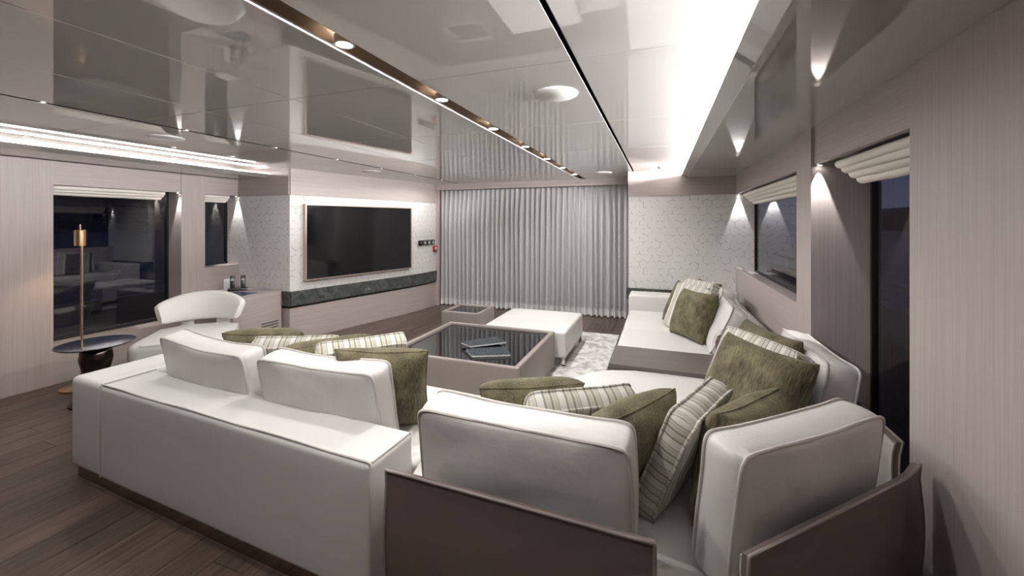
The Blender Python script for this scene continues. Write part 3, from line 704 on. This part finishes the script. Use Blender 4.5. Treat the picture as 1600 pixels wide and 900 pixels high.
# books
def book(name,label,pts,z,h):
    c=Vector((sum(p[0] for p in pts)/4,sum(p[1] for p in pts)/4)); t=thing(name,label,'book',(c.x,c.y,z),0,'books on the coffee table')
    q=[(p[0]-c.x,p[1]-c.y) for p in pts]
    prism('page_block',[(a*.975,b*.975) for a,b in q],.002,h-.002,'cover_white',t); prism('front_cover',q,h-.002,h,'cover_photo',t); prism('back_cover',q,0,.002,'cover_photo',t)
book('book','dark picture book lying lower on the black glass',[(-1.50,2.985),(-1.385,2.86),(-1.105,2.99),(-1.215,3.165)],.3465,.020)
book('book','dark picture book lying askew on top of the other book',[(-1.60,3.09),(-1.475,3.02),(-1.235,3.235),(-1.375,3.345)],.3675,.018)
# bell jar
t=thing('bell_jar','clear glass bell jar over a dark brown piece on the wood table','jar',(.445,3.13,.4305))
lathe('glass_dome',[(.10,0),(.105,.05),(.104,.13),(.092,.18),(.065,.215),(.03,.235),(.0,.238)],'clear_glass',t,36,angle=60); lathe('wood_core',[(.06,.002),(.085,.06),(.088,.14),(.075,.178),(0,.18)],'wenge',t,28)
# ------------------------------------------------------------------ left corner: lamp, round table, armchair, cabinet
t=thing('floor_lamp','slim brass floor lamp with small cylinder head by the window','lamp',(-4.62,1.965,0))
lathe('base',[(.125,0),(.125,.014),(.118,.018),(.0,.018)],'brass',t,40); lathe('pole',[(.0085,.018),(.0085,1.30)],'brass',t,16,.016,.004)
lathe('shade',[(.037,1.205),(.037,1.335),(.030,1.340),(.0,1.340)][::-1]+[(.034,1.205),(.034,1.23),(.0,1.23)],'brass',t,28)
lathe('bulb',[(.028,1.212),(.028,1.222)],'lamp_warm',t,20); lathe('finial',[(.006,1.339),(.006,1.385)],'brass',t,12)
spot(t,(0,0,1.2),3,120,.6,.02,(1,.75,.45))
t=thing('round_side_table','round dark-topped side table on sculpted bronze base','table',(-4.15,1.858,0))
lathe('table_top',[(.22,.448),(.231,.456),(.231,.460),(.0,.460)],'table_top',t,56); lathe('base',[(.155,0),(.155,.012),(.12,.06),(.07,.13),(.062,.19),(.085,.27),(.10,.34),(.092,.41),(.06,.449)],'dark_bronze',t,40)
# armchair
CA=312
t=thing('armchair','white lounge armchair with curved band backrest beside the window','chair',(-3.90,2.40,0),R(CA-90))
def rr_poly(w,d0,d1,r,n=6,taper=0):
    ps=[]
    for cx,cy,a0 in ((w/2-r,d1-r,0),(-w/2+r,d1-r,90),(-w/2+r+taper,d0+r,180),(w/2-r-taper,d0+r,270)):
        for i in range(n+1): a=R(a0+90*i/n); ps.append((cx+r*math.cos(a),cy+r*math.sin(a)))
    return ps
prism('seat',rr_poly(.70,-.34,.36,.12,6,.05),.27,.43,'chair_white',t,.05,5,True)
def bandmesh():
    vs=[];fs=[];N=28;K=20; th0=R(52); rad=.43
    for i in range(N+1):
        s=-1+2*i/N; a=s*th0; e=abs(s)
        zt=.735-.085*e**2.2; zb=.475+.0*e-.0*e; k=1-max(0,(e-.9)/.1)**2*.16; zc=(zt+zb)/2; hh=(zt-zb)/2*k
        for j in range(K):
            q=2*math.pi*j/K; cx=.032*(abs(math.cos(q))**.8)*math.copysign(1,math.cos(q)); cz=hh*(abs(math.sin(q))**.55)*math.copysign(1,math.sin(q))
            rr=rad+cx+ (cz/hh)*.035
            vs.append((rr*math.sin(a)*.93,-rr*math.cos(a)+.06,zc+cz))
    for i in range(N):
        for j in range(K): fs.append((i*K+j,i*K+(j+1)%K,(i+1)*K+(j+1)%K,(i+1)*K+j))
    fs.append(tuple(range(K))[::-1]); fs.append(tuple(N*K+j for j in range(K)))
    return vs,fs
vs,fs=bandmesh(); bm=bmesh.new(); V=[bm.verts.new(v) for v in vs]
for f in fs: bm.faces.new([V[i] for i in f])
from_bm('backrest',bm,'chair_white',t,True,60)
for s in (-1,1): box('bracket',s*.14-.05,s*.14+.05,-.375,-.34,.36,.50,'chair_white',t,.006)
lathe('pedestal',[(.20,0),(.20,.012),(.05,.03),(.045,.275)],'dark_bronze',t,32)
# cabinet
t=thing('cabinet','low veneer cabinet with vent slots in the corner by the narrow window','cabinet',(-4.56,3.24,0))
bm=bmesh.new(); addbox(bm,-.367,.38,-.31,.30,0,.60,.003,1); from_bm('body',bm,'veneer_horizontal',t)
dd=box('door',.381,.392,-.29,.275,.03,.575,'veneer_horizontal',t,.002,1)
for i in range(4): box('vent_slot',.3925,.394,.03-.0,.24,.262-.032*i,.272-.032*i,'slot_dark',dd)
t=thing('telephone_charger','black charging base holding two cordless phones on the cabinet','telephone',(-4.69,3.38,.601),R(54))
box('charger',-.10,.10,-.05,.05,0,.03,'black_plastic',t,.01)
for s in (-1,1):
    bm=bmesh.new(); addbox(bm,s*.052-.024,s*.052+.024,-.012,.014,.02,.175,.008,3); bmesh.ops.rotate(bm,verts=bm.verts[:],cent=(0,0,.02),matrix=Matrix.Rotation(R(-10),3,'X'))
    hh=from_bm('handset',bm,'black_plastic',t,True,40)
    bm=bmesh.new(); addbox(bm,s*.052-.015,s*.052+.015,-.0135,-.0115,.115,.135); bmesh.ops.rotate(bm,verts=bm.verts[:],cent=(0,0,.02),matrix=Matrix.Rotation(R(-10),3,'X')); from_bm('display',bm,'grey_plastic',hh)
o=thing('magazine','dark glossy magazine lying on the veneer cabinet','magazine',(-4.40,3.19,.601),R(10))
box('page_block',-.145,.145,-.105,.105,.001,.006,'cover_white',o); box('cover',-.147,.147,-.107,.107,.006,.008,'cover_blue',o); box('cover',-.147,.147,-.107,.107,0,.001,'cover_blue',o)
t=thing('wall_socket','white double socket plate low on the left wall','socket',(XL+.006,3.44,.66)); box('plate',-.001,.01,-.07,.07,-.06,.06,'white_plastic',t,.003)
# ------------------------------------------------------------------ television, switches
d=Vector((-3.70+4.09,5.15-3.575)).normalized(); az=math.atan2(d.y,d.x)
t=thing('television','large black flat television in a rose-gold frame on the media wall','television',(-4.09+d.x*.155,3.575+d.y*.155,0),az)
Lt=1.665; z0,z1=.70,1.628; k=.014
box('panel',.01,Lt-.01,-.045,-.004,z0+.01,z1-.01,'black_plastic',t); box('screen',k,Lt-k,-.048,-.045,z0+k,z1-k,'screen',t)
bm=bmesh.new(); addbox(bm,0,k,-.058,-.004,z0,z1); addbox(bm,Lt-k,Lt,-.058,-.004,z0,z1); addbox(bm,k,Lt-k,-.058,-.004,z0,z0+k); addbox(bm,k,Lt-k,-.058,-.004,z1-k,z1); from_bm('frame',bm,'rose_gold',t)
for i in range(4):
    yy=5.56+.118*i; xx=-3.601+.0145*min(1,(yy-5.5)/.35)
    t=thing('wall_switch',('black round-dial control plate' if i==0 else 'black framed switch plate with grey rocker')+', '+('first','second','third','last')[i]+' in the row by the television','switch',(xx+.004,yy,1.075),R(-4+i),'control plates beside the television')
    box('frame',0,.008,-.05,.05,-.042,.042,'black_plastic',t,.002,1)
    if i==0:
        bm=bmesh.new(); bmesh.ops.create_cone(bm,cap_ends=True,segments=24,radius1=.024,radius2=.022,depth=.012,matrix=Matrix.Translation((.012,0,0))@Matrix.Rotation(R(90),4,'Y')); from_bm('dial',bm,'black_plastic',t,True,40)
        box('mark',.0185,.0195,-.008,.008,-.004,.010,'white_plastic',t)
    else: box('rocker',.008,.012,-.028,.028,-.026,.026,'grey_plastic',t,.002,1)
t=thing('fire_call_point','small red fire alarm call point under the switches','alarm',(-3.583,5.955,.972),R(0))
box('housing',0,.035,-.045,.045,-.045,.045,'red_plastic',t,.004); box('window',.035,.037,-.022,.022,-.022,.022,'white_plastic',t); box('reset_key',.004,.02,-.01,.01,-.068,-.045,'black_plastic',t)
# ------------------------------------------------------------------ outside
sea=box('sea',-600,600,-300,900,-2.3,-2.1,'sea'); sea['kind']='structure'; sea['label']='dark rippled sea outside at dusk'; sea['category']='sea'
dk=struct(box('deck_right',1.12,2.02,YN,8,-.2,-.12,'deck_teak'),'dark planked side deck outside the tall window','deck')
for i in range(8): box('plank',1.13+.11*i,1.13+.11*i+.105,YN,8,-.12,-.112,'deck_teak',dk)
bw=struct(box('bulwark',2.0,2.08,YN,9,-.2,.58,'bulwark_grey'),'dark grey bulwark along the side deck','bulwark'); box('cap_rail',1.97,2.11,YN,9,.58,.615,'bulwark_grey',bw)
t=thing('handrail','dark handrail on stanchions above the side deck bulwark','railing',(2.04,3,.615)); tube('rail',[(0,-6,.19),(0,6,.19)],.022,'bulwark_grey',t,k=10)
for q in range(-5,7,2): tube('stanchion',[(0,q,0),(0,q,.19)],.014,'bulwark_grey',t,k=8)
dl=struct(box('deck_left',-6.1,-5.22,YN,8,-.2,-.12,'deck_teak'),'dark planked side deck outside the left windows','deck')
b2_=struct(box('bulwark_left',-6.2,-6.1,YN,9,-.2,.5,'bulwark_grey'),'dark grey bulwark outside the left windows','bulwark')
ad=struct(box('deck_aft',-5.2,1.15,6.43,10.5,-.06,-.02,'deck_teak'),'dark aft deck beyond the glazed doors','deck')
t=thing('outdoor_sofa','pale outdoor sofa on the aft deck seen dimly through the curtain','sofa',(-1.35,8.6,-.02)); softbox('seat',-1.0,1.0,-.35,.35,.05,.45,.05,'outdoor_white',t); softbox('backrest',-1.0,1.0,.36,.55,.05,.8,.05,'outdoor_white',t)
# far shore
def ridge(name,label,x0,x1,y0,y1,zmin,h,seed,n=90,flat=False):
    vs=[];fs=[];K=7
    for i in range(n+1):
        s=i/n; px=x0+(x1-x0)*s; py=y0+(y1-y0)*s; hh=h*(1 if flat else .55+.45*(noise.fractal(Vector((s*7+seed,seed,0)),1,2,5)+.5))
        nx,ny=-(y1-y0),(x1-x0); l=math.hypot(nx,ny); nx/=l; ny/=l
        for j in range(K):
            q=j/(K-1); dz=zmin+(hh)*math.sin(q*math.pi)**(.35 if flat else .9)+ (0 if flat else noise.noise(Vector((s*40,q*5,seed)))*h*.10*math.sin(q*math.pi)); off=(q-.5)*(14 if flat else 160)
            vs.append((px+nx*off,py+ny*off,dz))
    for i in range(n):
        for j in range(K-1): a=i*K+j; fs.append((a,a+1,a+K+1,a+K))
    return struct(raw(name,vs,fs,'rock',None,not flat),label,'shore')
ridge('breakwater','dark flat-topped breakwater across the water',90,130,-60,420,-2.2,11.5,2,40,True)
ridge('hills','dark rocky hills beyond the left windows',-280,-330,-150,520,-2.2,36,5,160)
